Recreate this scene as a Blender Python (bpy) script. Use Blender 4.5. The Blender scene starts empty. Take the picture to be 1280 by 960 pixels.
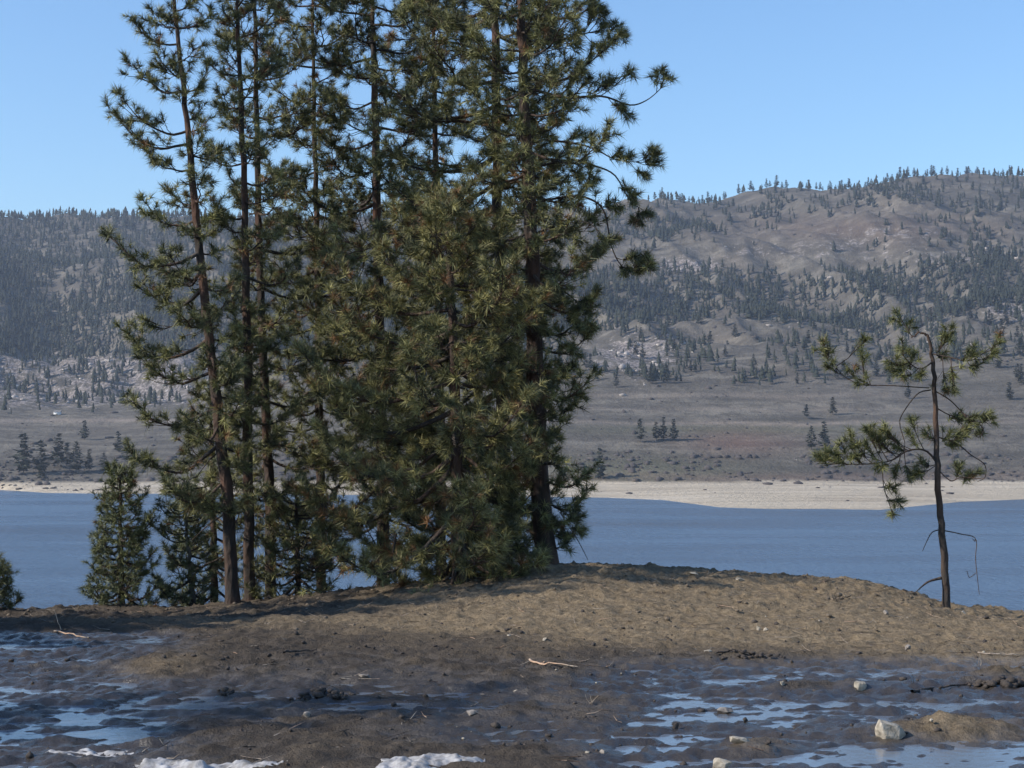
import bpy, math, random
import numpy as np
from mathutils import Vector
R = math.radians
random.seed(7)
rng = np.random.default_rng(11)
sc = bpy.context.scene
col = sc.collection
PXF = 2030.0            # focal length in photo pixels (1280 wide)
EYE = 2.2
# ------------------------------------------------------------------ camera
PITCH = math.atan(60 / PXF)
cam_d = bpy.data.cameras.new('camera'); cam = bpy.data.objects.new('camera', cam_d); col.objects.link(cam)
cam_d.sensor_width = 36; cam_d.lens = 36 * PXF / 1280
cam_d.clip_start = 0.1; cam_d.clip_end = 30000
cam.location = (0, 0, EYE); cam.rotation_euler = (R(90) + PITCH, 0, 0)
sc.camera = cam
# ------------------------------------------------------------------ light
SUN_AZ, SUN_EL = R(17), R(33)      # azimuth: degrees from -X towards -Y
S = Vector((-math.cos(SUN_AZ) * math.cos(SUN_EL), -math.sin(SUN_AZ) * math.cos(SUN_EL), math.sin(SUN_EL)))
sd = bpy.data.lights.new('sun', 'SUN'); sd.energy = 4.7; sd.angle = R(0.53); sd.color = (1, 0.93, 0.83)
sun = bpy.data.objects.new('sun', sd); col.objects.link(sun)
sun.rotation_euler = S.to_track_quat('Z', 'Y').to_euler(); sun.location = (0, 0, 50)
w = bpy.data.worlds.new("World"); sc.world = w; w.use_nodes = True
nt = w.node_tree; bg = nt.nodes['Background']
sky = nt.nodes.new('ShaderNodeTexSky'); sky.sky_type = 'NISHITA'; sky.sun_disc = False
sky.sun_elevation = SUN_EL; sky.sun_rotation = math.atan2(S.x, S.y)
sky.altitude = 400; sky.air_density = 1.25; sky.dust_density = 0.1; sky.ozone_density = 7
nt.links.new(sky.outputs[0], bg.inputs[0]); bg.inputs[1].default_value = 0.145
sc.view_settings.view_transform = 'Standard'; sc.view_settings.look = 'None'
sc.view_settings.exposure = 0.42; sc.view_settings.gamma = 1
try:
    sc.cycles.volume_bounces = 0; sc.cycles.max_bounces = 6; sc.cycles.transparent_max_bounces = 8
except Exception: pass

# ------------------------------------------------------------------ helpers
def ray(x, y):
    """direction through photo pixel, scaled so its Y component is 1"""
    a = (x - 640) / PXF; b = (480 - y) / PXF
    c, s = math.cos(PITCH), math.sin(PITCH)
    dy = c - b * s; dz = s + b * c
    return a / dy, dz / dy
def P(x, y, D):
    a, b = ray(x, y); return Vector((a * D, D, EYE + b * D))
def tag(o, label=None, cat=None, group=None, kind=None):
    if label: o['label'] = label
    if cat: o['category'] = cat
    if group: o['group'] = group
    if kind: o['kind'] = kind
    return o
def empty(name, loc):
    o = bpy.data.objects.new(name, None); col.objects.link(o); o.location = loc; o.empty_display_size = .2; return o
def mesh_np(name, V, F, mat=None, smooth=False):
    """V (n,3), F (m,k) arrays"""
    V = np.asarray(V, dtype=np.float32); F = np.asarray(F, dtype=np.int32)
    me = bpy.data.meshes.new(name); k = F.shape[1]
    me.vertices.add(len(V)); me.vertices.foreach_set('co', V.ravel())
    me.loops.add(F.size); me.loops.foreach_set('vertex_index', F.ravel())
    me.polygons.add(len(F)); me.polygons.foreach_set('loop_start', np.arange(0, F.size, k, dtype=np.int32))
    me.polygons.foreach_set('loop_total', np.full(len(F), k, dtype=np.int32))
    if smooth: me.polygons.foreach_set('use_smooth', np.ones(len(F), dtype=bool))
    me.update(calc_edges=True)
    if mat: me.materials.append(mat)
    return me
def obj(name, me, parent=None, loc=None):
    o = bpy.data.objects.new(name, me); col.objects.link(o)
    if parent: o.parent = parent
    if loc is not None: o.location = loc
    return o
def set_attr(me, name, arr, dom='POINT'):
    arr = np.asarray(arr, dtype=np.float32)
    if arr.ndim == 1:
        a = me.attributes.new(name, 'FLOAT', dom); a.data.foreach_set('value', arr)
    else:
        a = me.attributes.new(name, 'FLOAT_COLOR', dom)
        if arr.shape[1] == 3: arr = np.hstack([arr, np.ones((len(arr), 1), np.float32)])
        a.data.foreach_set('color', arr.ravel())
def hash2(ix, iy, seed):
    ix = ix.astype(np.int64); iy = iy.astype(np.int64)
    h = (ix * 374761393 + iy * 668265263 + seed * 1442695041) & 0xffffffff
    h = ((h ^ (h >> 13)) * 1274126177) & 0xffffffff
    h = ((h ^ (h >> 16)) * 2246822519) & 0xffffffff
    return ((h ^ (h >> 15)) & 0xffffff) / float(0xffffff)
def vn(x, y, seed=0):
    x = np.asarray(x, float); y = np.asarray(y, float)
    ix = np.floor(x); iy = np.floor(y); fx = x - ix; fy = y - iy
    fx = fx * fx * fx * (fx * (fx * 6 - 15) + 10); fy = fy * fy * fy * (fy * (fy * 6 - 15) + 10)
    a = hash2(ix, iy, seed); b = hash2(ix + 1, iy, seed); c = hash2(ix, iy + 1, seed); d = hash2(ix + 1, iy + 1, seed)
    return (a + (b - a) * fx + (c - a) * fy + (a - b - c + d) * fx * fy) * 2 - 1
def fbm(x, y, s, oct=4, seed=0, gain=.5):
    t = 0; a = 1; f = 1 / s; n = 0
    for i in range(oct):
        c, sn = math.cos(i * 1.1), math.sin(i * 1.1)
        t = t + a * vn((x * c - y * sn) * f + 17.3 * i, (x * sn + y * c) * f - 9.1 * i, seed + i); n += a; a *= gain; f *= 2.03
    return t / n
def sst(a, b, x):
    t = np.clip((x - a) / (b - a), 0, 1); return t * t * (3 - 2 * t)
def blob(x, y, cx, cy, rx, ry):
    return np.exp(-(((x - cx) / rx) ** 2 + ((y - cy) / ry) ** 2))

# ------------------------------------------------------------------ materials
def mat_new(name):
    m = bpy.data.materials.new(name); m.use_nodes = True
    return m, m.node_tree, m.node_tree.nodes['Principled BSDF']
def N(nt, t, **kw):
    n = nt.nodes.new(t)
    for k, v in kw.items():
        if k in n.inputs: n.inputs[k].default_value = v
        else: setattr(n, k, v)
    return n
def noise(nt, scale, detail=4, rough=.55, vec=None, lac=2.0):
    n = N(nt, 'ShaderNodeTexNoise'); n.inputs['Scale'].default_value = scale
    n.inputs['Detail'].default_value = detail; n.inputs['Roughness'].default_value = rough
    if vec is not None: nt.links.new(vec, n.inputs['Vector'])
    return n
def ramp(nt, fac, stops):
    r = nt.nodes.new('ShaderNodeValToRGB'); e = r.color_ramp.elements
    while len(e) < len(stops): e.new(.5)
    for i, (p, c) in enumerate(stops):
        e[i].position = p; e[i].color = (*c, 1) if len(c) == 3 else c
    nt.links.new(fac, r.inputs[0]); return r
def mix(nt, fac, a, b, mode='MIX'):
    m = nt.nodes.new('ShaderNodeMix'); m.data_type = 'RGBA'; m.blend_type = mode
    for s, i in ((fac, 0), (a, 6), (b, 7)):
        if isinstance(s, (int, float)): m.inputs[i].default_value = s
        elif isinstance(s, tuple): m.inputs[i].default_value = (*s, 1)
        else: nt.links.new(s, m.inputs[i])
    return m.outputs[2]
def math_n(nt, op, a, b=None, c=None, clamp=False):
    m = nt.nodes.new('ShaderNodeMath'); m.operation = op; m.use_clamp = clamp
    for i, s in enumerate((a, b, c)):
        if s is None: continue
        if isinstance(s, (int, float)): m.inputs[i].default_value = s
        else: nt.links.new(s, m.inputs[i])
    return m.outputs[0]
def bump(nt, h, strength, dist, p):
    b = nt.nodes.new('ShaderNodeBump'); b.inputs['Strength'].default_value = strength; b.inputs['Distance'].default_value = dist
    nt.links.new(h, b.inputs['Height']); nt.links.new(b.outputs[0], p.inputs['Normal']); return b
def attr(nt, name):
    a = nt.nodes.new('ShaderNodeAttribute'); a.attribute_name = name; return a
def mapr(nt, v, a, b, c=0, d=1):
    m = nt.nodes.new('ShaderNodeMapRange'); m.inputs[1].default_value = a; m.inputs[2].default_value = b
    m.inputs[3].default_value = c; m.inputs[4].default_value = d; nt.links.new(v, m.inputs[0]); return m.outputs[0]

def mat_needles():
    m, t, p = mat_new('needles'); a = attr(t, 'tint')
    t.links.new(a.outputs['Color'], p.inputs['Base Color'])
    p.inputs['Roughness'].default_value = .55; p.inputs['Specular IOR Level'].default_value = .35
    return m
def mat_bark(name, c1, c2, c3):
    m, t, p = mat_new(name); tc = N(t, 'ShaderNodeTexCoord')
    mp = N(t, 'ShaderNodeMapping'); mp.inputs['Scale'].default_value = (1, 1, .35); t.links.new(tc.outputs['Object'], mp.inputs[0])
    v = N(t, 'ShaderNodeTexVoronoi'); v.inputs['Scale'].default_value = 14; t.links.new(mp.outputs[0], v.inputs['Vector'])
    n = noise(t, 9, 6, .65, mp.outputs[0]); n2 = noise(t, 1.3, 3, .5, tc.outputs['Object'])
    c = ramp(t, n.outputs[0], [(.3, c1), (.5, c2), (.7, c3)])
    red = ramp(t, n2.outputs[0], [(.45, (0, 0, 0)), (.62, (1, 1, 1))])
    cc = mix(t, math_n(t, 'MULTIPLY', red.outputs[0], .55), c.outputs[0], (c3[0] * 1.3, c3[1] * .85, c3[2] * .6))
    t.links.new(cc, p.inputs['Base Color']); p.inputs['Roughness'].default_value = .9
    h = math_n(t, 'ADD', v.outputs['Distance'], n.outputs[0]); bump(t, h, 1, .03, p)
    return m
M = {}
M['needles'] = mat_needles()
M['bark'] = mat_bark('bark', (.012, .010, .008), (.034, .025, .02), (.085, .052, .037))
M['branch'] = mat_bark('branch_bark', (.016, .013, .011), (.04, .032, .026), (.085, .065, .052))
M['greybark'] = mat_bark('grey_bark', (.05, .045, .042), (.12, .11, .10), (.22, .2, .18))
M['deadwood'] = mat_bark('dead_wood', (.16, .13, .10), (.3, .26, .21), (.42, .37, .31))

def mat_mud():
    m, t, p = mat_new('mud'); g = N(t, 'ShaderNodeNewGeometry')
    pos = g.outputs['Position']; wet = attr(t, 'wet').outputs['Fac']; tan = attr(t, 'tan').outputs['Fac']
    sx = N(t, 'ShaderNodeSeparateXYZ'); t.links.new(pos, sx.inputs[0])
    n1 = noise(t, 1.2, 6, .6, pos); n2 = noise(t, 14, 6, .7, pos); n3 = noise(t, 60, 4, .7, pos); n4 = noise(t, 4.5, 5, .65, pos)
    dry = ramp(t, n2.outputs[0], [(.34, (.075, .057, .036)), (.5, (.235, .178, .112)), (.66, (.37, .29, .19))])
    dryb = ramp(t, n4.outputs[0], [(.3, (.14, .108, .07)), (.55, (.215, .163, .105)), (.75, (.275, .215, .142))])
    d = mix(t, .45, dry.outputs[0], dryb.outputs[0])
    mud = ramp(t, n4.outputs[0], [(.3, (.04, .033, .027)), (.5, (.075, .062, .05)), (.7, (.12, .098, .078))])
    md = mix(t, .35, mud.outputs[0], ramp(t, n2.outputs[0], [(.32, (.02, .017, .015)), (.68, (.13, .105, .083))]).outputs[0])
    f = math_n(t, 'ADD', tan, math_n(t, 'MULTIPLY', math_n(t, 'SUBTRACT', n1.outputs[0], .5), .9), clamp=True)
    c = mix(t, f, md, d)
    # wetness: attribute + low lying
    wv = math_n(t, 'ADD', wet, math_n(t, 'MULTIPLY', math_n(t, 'SUBTRACT', n4.outputs[0], .5), 1.3), clamp=True)
    c2 = mix(t, math_n(t, 'MULTIPLY', wv, .55), c, (.02, .018, .018))
    t.links.new(c2, p.inputs['Base Color'])
    r = mapr(t, wv, .25, .9, .92, .22); t.links.new(r, p.inputs['Roughness'])
    t.links.new(mapr(t, wv, .2, .8, .15, .6), p.inputs['Specular IOR Level'])
    h = math_n(t, 'ADD', n2.outputs[0], math_n(t, 'MULTIPLY', n3.outputs[0], .4)); b = bump(t, h, 1, .05, p)
    t.links.new(mapr(t, wv, .3, 1, 1, .35), b.inputs['Strength'])
    return m
M['mud'] = mat_mud()
def mat_water(name, base, rough, bs, bdist, scale, spec=.5, mapscale=(1, 1, 1)):
    m, t, p = mat_new(name); g = N(t, 'ShaderNodeNewGeometry')
    mp = N(t, 'ShaderNodeMapping'); mp.inputs['Scale'].default_value = mapscale; t.links.new(g.outputs['Position'], mp.inputs[0])
    n = noise(t, scale, 5, .6, mp.outputs[0])
    p.inputs['Base Color'].default_value = (*base, 1); p.inputs['Roughness'].default_value = rough
    p.inputs['IOR'].default_value = 1.33; p.inputs['Specular IOR Level'].default_value = spec
    bump(t, n.outputs[0], bs, bdist, p)
    return m, t, p
M['lake'], lt, lp = mat_water('lake_water', (.035, .075, .135), .25, 1, 1.2, .35, .5, (1, .6, 1))
lmp = N(lt, 'ShaderNodeMapping'); lmp.inputs['Scale'].default_value = (.25, 1, 1); lt.links.new(N(lt, 'ShaderNodeNewGeometry').outputs['Position'], lmp.inputs[0])
ln = noise(lt, .012, 6, .65, lmp.outputs[0])
lt.links.new(mapr(lt, ln.outputs[0], .35, .65, .18, .34), lp.inputs['Roughness'])
lt.links.new(ramp(lt, ln.outputs[0], [(.35, (.06, .10, .155)), (.65, (.10, .15, .21))]).outputs[0], lp.inputs['Base Color'])
M['puddle'], _, pp = mat_water('puddle_water', (.13, .155, .19), .07, .35, .01, 11, 1.0)
def mat_simple(name, stops, scale, rough=.9, bd=.02, detail=5):
    m, t, p = mat_new(name); g = N(t, 'ShaderNodeNewGeometry'); n = noise(t, scale, detail, .6, g.outputs['Position'])
    t.links.new(ramp(t, n.outputs[0], stops).outputs[0], p.inputs['Base Color']); p.inputs['Roughness'].default_value = rough
    bump(t, n.outputs[0], .8, bd, p); return m
M['palerock'] = mat_simple('pale_rock', [(.3, (.17, .145, .11)), (.5, (.32, .28, .22)), (.7, (.44, .39, .32))], 22)
M['greyrock'] = mat_simple('grey_rock', [(.3, (.11, .095, .085)), (.6, (.25, .22, .19)), (.75, (.36, .32, .28))], 20)
M['clod'] = mat_simple('mud_clod', [(.3, (.025, .02, .018)), (.6, (.06, .047, .038)), (.75, (.1, .08, .06))], 25)
M['drysoil'] = mat_simple('dry_clod', [(.3, (.09, .068, .048)), (.6, (.16, .125, .088)), (.75, (.22, .175, .125))], 25)
M['snow'] = mat_simple('snow', [(.35, (.15, .14, .13)), (.5, (.30, .29, .285)), (.68, (.42, .415, .415))], 11, .7, .02)
M['outcrop'] = mat_simple('outcrop_rock', [(.3, (.18, .155, .14)), (.5, (.34, .3, .27)), (.75, (.55, .5, .44))], .15, .95, .5)
M['shrub'] = mat_simple('shrub_twigs', [(.3, (.04, .034, .034)), (.6, (.075, .062, .056)), (.75, (.12, .098, .075))], .2, .95, .3)
M['white'] = mat_simple('white_paint', [(.3, (.6, .6, .58)), (.7, (.78, .77, .75))], .5, .8, .01)
M['roof'] = mat_simple('grey_roofing', [(.3, (.12, .11, .1)), (.7, (.2, .19, .18))], .5, .8, .01)
def mat_far_tree():
    m, t, p = mat_new('far_pine_needles'); g = N(t, 'ShaderNodeNewGeometry')
    n = noise(t, .03, 4, .6, g.outputs['Position'])
    r = ramp(t, n.outputs[0], [(.3, (.022, .026, .020)), (.55, (.034, .038, .028)), (.75, (.052, .052, .036))])
    t.links.new(r.outputs[0], p.inputs['Base Color']); p.inputs['Roughness'].default_value = .9; p.inputs['Specular IOR Level'].default_value = .1
    return m
M['fartree'] = mat_far_tree()
def mat_far_land():
    m, t, p = mat_new('hillside'); g = N(t, 'ShaderNodeNewGeometry'); pos = g.outputs['Position']
    rock = attr(t, 'rock').outputs['Fac']; sand = attr(t, 'sand').outputs['Fac']; gr = attr(t, 'green').outputs['Fac']
    n1 = noise(t, .006, 6, .6, pos); n2 = noise(t, .05, 6, .7, pos); n3 = noise(t, .2, 5, .7, pos)
    mp = N(t, 'ShaderNodeMapping'); mp.inputs['Scale'].default_value = (.25, 1.6, 1); t.links.new(pos, mp.inputs[0])
    n4 = noise(t, .02, 6, .65, mp.outputs[0])
    base = ramp(t, n1.outputs[0], [(.3, (.08, .074, .062)), (.5, (.115, .102, .083)), (.7, (.155, .128, .10))])
    str_ = ramp(t, n4.outputs[0], [(.36, (.055, .05, .042)), (.5, (.125, .11, .09)), (.62, (.23, .205, .165))])
    c = mix(t, .5, base.outputs[0], str_.outputs[0])
    c = mix(t, math_n(t, 'MULTIPLY', ramp(t, n2.outputs[0], [(.42, (1, 1, 1)), (.52, (0, 0, 0))]).outputs[0], .65), c, (.075, .066, .055))
    c = mix(t, math_n(t, 'MULTIPLY', gr, .55), c, (.12, .12, .07))
    c = mix(t, math_n(t, 'MULTIPLY', attr(t, 'pale').outputs['Fac'], .6), c, (.32, .26, .21)); c = mix(t, math_n(t, 'MULTIPLY', attr(t, 'rust').outputs['Fac'], .5), c, (.17, .095, .07))
    rk = ramp(t, n3.outputs[0], [(.42, (.085, .073, .07)), (.52, (.22, .19, .175)), (.68, (.40, .35, .31))])
    rf = math_n(t, 'ADD', rock, math_n(t, 'MULTIPLY', math_n(t, 'SUBTRACT', n2.outputs[0], .5), 3.5))
    rf = math_n(t, 'MULTIPLY', mapr(t, rf, .6, .95), mapr(t, rock, .02, .2))
    c = mix(t, rf, c, rk.outputs[0])
    sd_ = ramp(t, n4.outputs[0], [(.3, (.30, .245, .18)), (.5, (.45, .38, .285)), (.75, (.56, .485, .38))])
    c = mix(t, sand, c, sd_.outputs[0])
    t.links.new(c, p.inputs['Base Color']); p.inputs['Roughness'].default_value = .95; p.inputs['Specular IOR Level'].default_value = .1
    bump(t, math_n(t, 'ADD', n2.outputs[0], math_n(t, 'MULTIPLY', n3.outputs[0], .5)), .7, 5, p)
    return m
M['land'] = mat_far_land()

# ------------------------------------------------------------------ near ground
WL = 0.0
cx_ = np.array([-700, 0, 60, 110, 200, 300, 400, 500, 600, 660, 720, 800, 870, 960, 1040, 1100, 1150, 1185, 1230, 1280, 1500, 2200])
cy_ = np.array([775, 767, 764, 762, 765, 758, 747, 736, 725, 714, 710, 712, 716, 724, 728, 733, 746, 758, 767, 771, 790, 800])
YC = 23.0
def ground_z(X, Y, detail=True):
    X = np.asarray(X, float); Y = np.asarray(Y, float)
    Ys = np.maximum(Y, 3.0)
    px = 640 + PXF * X / Ys; py = 540 + PXF * EYE / Ys      # nominal photo position of flat ground
    pxc = np.where(Y > YC, 640 + PXF * X / YC, px)
    zc = EYE - (np.interp(pxc, cx_, cy_) - 540) / PXF * YC
    z = 0.05 + (zc - 0.05) * sst(16.2, YC, Y) ** 1.15
    z = z + np.maximum(0, .05 - z) * (1 - sst(18.3, 20, Y))
    # puddle basins (world boxes found from the photograph)
    pud = np.clip(.95 * sst(690, 860, px + 60 * vn(X, Y, 3)) * sst(822, 838, py) + 1.12 * sst(330, 120, px + 40 * vn(X * 1.3, Y, 5)) * sst(784, 796, py)
          + .85 * blob(px, py, 640, 918, 110, 14) + .72 * blob(px, py, 420, 872, 260, 22), 0, 1)
    pud = pud * (1 - .9 * blob(px, py, 1185, 912, 90, 16)) * (1 - .8 * blob(px, py, 945, 936, 60, 10)) * (1 - .95 * blob(px, py, 212, 838, 62, 15)) \
          * (1 - .75 * blob(px, py, 1010, 862, 85, 9)) * (1 - .7 * blob(px, py, 240, 950, 230, 18)) * (1 - .6 * blob(px, py, 60, 838, 90, 14)) * (1 - .7 * blob(px, py, 1240, 848, 80, 10))
    pud = pud * (1 - sst(17.7, 18.2, Y))
    z = z - pud * 0.057
    if detail:
        a = fbm(X * .4, Y, .7, 4, 21, .55) * .035 + fbm(X * .5, Y, .24, 4, 31, .65) * .048 + fbm(X * .7, Y, .11, 3, 37, .65) * .04 + np.maximum(fbm(X * .7, Y, .12, 3, 35, .6), 0) * .04 + np.abs(fbm(X, Y, .16, 3, 44)) * .012
        rough = sst(17, 21, Y)
        a = a + rough * (fbm(X, Y, .9, 4, 51, .6) * .045 + np.maximum(fbm(X, Y, .16, 3, 61, .7) - .15, 0) * .075 + fbm(X, Y, .09, 2, 66, .7) * .010)
        z = z + a
        z = z + .055 * blob(px, py, 1185, 915, 95, 9) * (1 + .4 * fbm(X, Y, .2, 3, 5)) + .07 * blob(px, py, 212, 838, 55, 11) + .05 * blob(px, py, 945, 937, 50, 6)
        z = z + .06 * blob(px, py, 400, 866, 35, 5) * (1 + fbm(X, Y, .1, 2, 8)) + .05 * blob(px, py, 1250, 850, 45, 6) * (1 + fbm(X, Y, .1, 2, 8))
        # wheel ruts running across the yard
        for (yy, k, d) in ((13.1, .05, .02), (15.1, .04, .018), (11.6, -.03, .018)):
            z = z - d * np.exp(-((Y - yy - k * X - .15 * vn(X * .6, yy + 0 * Y, 9)) / .14) ** 2) * (Y < 17)
    over = np.maximum(Y - (YC + .1), 0)
    drop = np.where(over < 4, .028 * over ** 2 + .02 * over, .528 + .36 * (over - 4))
    drop = np.where(over > 150, .528 + .36 * 146 , drop)
    side = .02 * np.maximum(np.abs(X) - 25, 0) 
    z = z - drop + np.where(Y < 2, 0, 0) + over.clip(0, 30) / 30 * fbm(X, Y, 6, 3, 71) * 1.0
    return z, pud, px, py
def spaced(a, b, fine0, fine1, step, coarse):
    xs = list(np.arange(fine0, fine1, step)); g = step
    x = fine0
    while x > a:
        g *= coarse; x -= g; xs.insert(0, x)
    g = step; x = xs[-1]
    while x < b:
        g *= coarse; x += g; xs.append(x)
    return np.array(xs)
gx = spaced(-260, 260, -8.6, 8.6, .036, 1.16); gy = spaced(-120, 190, 9.2, 24.2, .04, 1.1)
GX, GY = np.meshgrid(gx, gy)
GZ, PUD, GPX, GPY = ground_z(GX, GY)
def grid_faces(nr, nc):
    i = np.arange(nr - 1)[:, None] * nc + np.arange(nc - 1)[None, :]
    return np.stack([i, i + 1, i + nc + 1, i + nc], -1).reshape(-1, 4)
gme = mesh_np('muddy_ground', np.stack([GX, GY, GZ], -1).reshape(-1, 3), grid_faces(len(gy), len(gx)), M['mud'], True)
wet = np.clip(PUD * .95 + .45 * (1 - sst(15.6, 17.5, GY)) + .25 * blob(GPX, GPY, 150, 785, 200, 12) - .5 * sst(17, 19, GY) * 1 - np.clip((GZ - .03) * 7, 0, .6) * (GY < 18), 0, 1)
wet = wet * (1 - .85 * blob(GPX, GPY, 212, 838, 60, 12)) * (1 - .8 * blob(GPX, GPY, 1185, 915, 90, 12))
tan = np.clip(sst(15.5, 18.2, GY + .7 * vn(GX, GY, 12) + .004 * (GPX - 640)) + .9 * blob(GPX, GPY, 212, 838, 60, 12) + .9 * blob(GPX, GPY, 1185, 915, 90, 12) + .5 * blob(GPX, GPY, 945, 937, 60, 8), 0, 1)
tanx = 640 + PXF * GX / np.maximum(GY, 3); tan = tan * (1 - .8 * sst(620, 380, tanx) * sst(18.4, 19.8, GY)) * (.55 + .45 * sst(200, 480, tanx))  # left crest soil tone lowered to deepen the shade band there
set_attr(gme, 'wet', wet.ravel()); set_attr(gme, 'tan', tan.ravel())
tag(obj('muddy_ground', gme), kind='structure')
# puddle sheets: mud pokes through them
def sheet(name, x0, x1, y0, y1, z, mat, n=2):
    V = [(x0, y0, z), (x1, y0, z), (x1, y1, z), (x0, y1, z)]
    return tag(obj(name, mesh_np(name, V, [[0, 1, 2, 3]], mat)), kind='structure')
sheet('puddle_water', -9, 9, 8.5, 18.2, WL, M['puddle'])

# ------------------------------------------------------------------ lake and far land
LAKE = -50.0
HL = EYE - LAKE
sheet('lake', -6000, 6000, 120, 4000, LAKE, M['lake'])
kx = np.array([-1500, -800, -300, 0, 60, 130, 250, 400, 550, 700, 760, 830, 900, 960, 1030, 1100, 1150, 1200, 1280, 1600, 2200, 3000.])
def K(*v): return np.array(v, float)
yw = K(612, 612, 611, 612, 616, 617, 617, 618, 620, 621, 622, 625, 634, 636, 636, 637, 632, 627, 624, 618, 616, 615)
yb = K(600, 600, 598, 598, 602, 604, 604, 605, 606, 606, 605, 604, 603, 604, 603, 604, 605, 604, 604, 602, 600, 600)
yt = K(570, 570, 572, 572, 574, 575, 570, 565, 562, 560, 560, 560, 562, 562, 562, 562, 560, 560, 558, 560, 565, 565)
yf = K(525, 525, 526, 526, 527, 528, 520, 505, 495, 492, 488, 488, 487, 487, 487, 486, 484, 482, 478, 480, 480, 480)
yg = K(480, 480, 482, 484, 486, 488, 480, 470, 455, 450, 446, 440, 428, 423, 432, 448, 442, 426, 405, 390, 385, 385)
yg2 = yg + 5
yh = K(440, 440, 442, 443, 444, 446, 440, 425, 410, 406, 404, 402, 391, 394, 408, 416, 410, 394, 372, 365, 360, 360)
yh2 = yh + 4
yi = K(385, 385, 385, 385, 385, 385, 380, 370, 360, 352, 350, 349, 347, 346, 346, 345, 340, 334, 322, 318, 315, 315)
yj = K(325, 325, 325, 325, 325, 325, 325, 322, 320, 318, 314, 302, 293, 286, 274, 264, 260, 260, 262, 262, 262, 262)
yj2 = yj + 5
yk = K(272, 270, 268, 269, 269, 270, 273, 272, 270, 268, 263, 252, 243, 237, 230, 221, 215, 216, 218, 225, 230, 235)
HW = lambda y, D: EYE + (540 - y) / PXF * D
Ncol = 640; Nrow_seg = 30
pxs = np.interp(np.linspace(0, 1, Ncol), [0, .12, .16, .84, .88, 1], [-1500, -350, -120, 1400, 1600, 3000])
def ip(k): return np.interp(pxs, kx, k)
Dw = PXF * HL / (ip(yw) - 540)
shift = .06 * np.sin(pxs / 170.) + .05 * np.sin(pxs / 71. + 1)
rows = [(Dw * 0 + 820, Dw * 0 - 66), (Dw - 90, Dw * 0 + LAKE - 5), (Dw, Dw * 0 + LAKE)]
for k, D in ((yb, 1490), (yt, 1640), (yf, 2000), (yg, 2230), (yg2, 2320), (yh, 2500), (yh2, 2590), (yi, 2800), (yj, 3080), (yj2, 3170), (yk, 3600)):
    Dk = np.full(Ncol, float(D)) * (1 + (shift * .5 if D > 2100 else 0)); rows.append((Dk, HW(ip(k), Dk)))
rows.append((rows[-1][0] + 350, rows[-1][1] - 60)); rows.append((rows[-1][0] + 1500, rows[-1][1] - 500))
RD = np.array([r[0] for r in rows]); RZ = np.array([r[1] for r in rows])
def catmull(A, seg):
    out = []; n = len(A)
    for i in range(n - 1):
        p0, p1, p2, p3 = A[max(i - 1, 0)], A[i], A[i + 1], A[min(i + 2, n - 1)]
        m = seg if i >= 2 else 8
        for j in range(m):
            t = j / m
            s_ = lambda a, b, c, d: .5 * (2 * b + (c - a) * t + (2 * a - 5 * b + 4 * c - d) * t * t + (3 * b - a - 3 * c + d) * t ** 3)
            cr = s_(p0, p1, p2, p3); li = p1 + (p2 - p1) * t
            out.append(.6 * cr + .4 * li if i >= 3 else li)
    out.append(A[-1]); return np.array(out)
TD = catmull(RD, Nrow_seg); TZ = catmull(RZ, Nrow_seg)
TX = (pxs[None, :] - 640) / PXF * TD
amp = sst(1480, 2300, TD)
TZ = TZ + amp * (fbm(TX, TD, 380, 5, 101, .55) * 30 - np.abs(fbm(TX * 1.0 + TD * .45, TD * .3, 170, 4, 131)) * 60 * sst(1950, 2400, TD) + 12) * (1 - .55 * sst(3300, 3600, TD))
TZ = TZ + fbm(TX, TD, 55, 4, 151, .6) * (1.2 + 6.5 * sst(2000, 2400, TD)) * sst(1380, 1520, TD) + fbm(TX, TD, 14, 3, 171) * .9 * sst(1500, 1650, TD)
TPY = 540 - (TZ - EYE) / TD * PXF      # photo row (small pitch)
TPX = np.broadcast_to(pxs, TD.shape)
RU = lambda x, y, cx, cy, rx, ry: blob(x, y, cx, cy, rx, ry)
def rockmask(x, y):
    return np.clip(.8 * sst(436, 452, y) * sst(520, 500, y) * sst(420, 250, x) + RU(x, y, 795, 445, 55, 32) * .85 + RU(x, y, 1265, 390, 45, 16) * .9 + RU(x, y, 860, 333, 45, 8) * 1.2
                   + .42 * RU(x, y, 1000, 312, 120, 12) + .45 * RU(x, y, 1110, 290, 80, 12) + .55 * RU(x, y, 1190, 325, 60, 10) + .16 * sst(270, 300, y) * sst(470, 440, y), 0, 1.2)
sand = np.clip(1 - sst(LAKE + 5.5, LAKE + 8.0, TZ + 1.2 * fbm(TX, TD, 60, 3, 5)), 0, 1) * (TD < 1600)
green = RU(TPX, TPY, 780, 590, 150, 18) + .8 * RU(TPX, TPY, 900, 537, 200, 6)
tme = mesh_np('hills', np.stack([TX, TD, TZ], -1).reshape(-1, 3), grid_faces(*TD.shape), M['land'], True)
set_attr(tme, 'rock', rockmask(TPX, TPY).ravel()); set_attr(tme, 'sand', sand.ravel()); set_attr(tme, 'green', green.ravel())
wav = TPY + 3 * vn(TPX / 90, TD / 300, 8)
set_attr(tme, 'pale', np.clip(blob(TPX, wav, 60, 527, 400, 2.2) + blob(TPX, wav, 1000, 529, 330, 2.0) + .5 * blob(TPX, wav, 900, 495, 260, 3) + .4 * blob(TPX, wav, 900, 512, 300, 2) + .8 * blob(TPX, TPY - (TPX - 800) * -.16, 800, 345, 500, 2.5) * 0, 0, 1).ravel())
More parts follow.
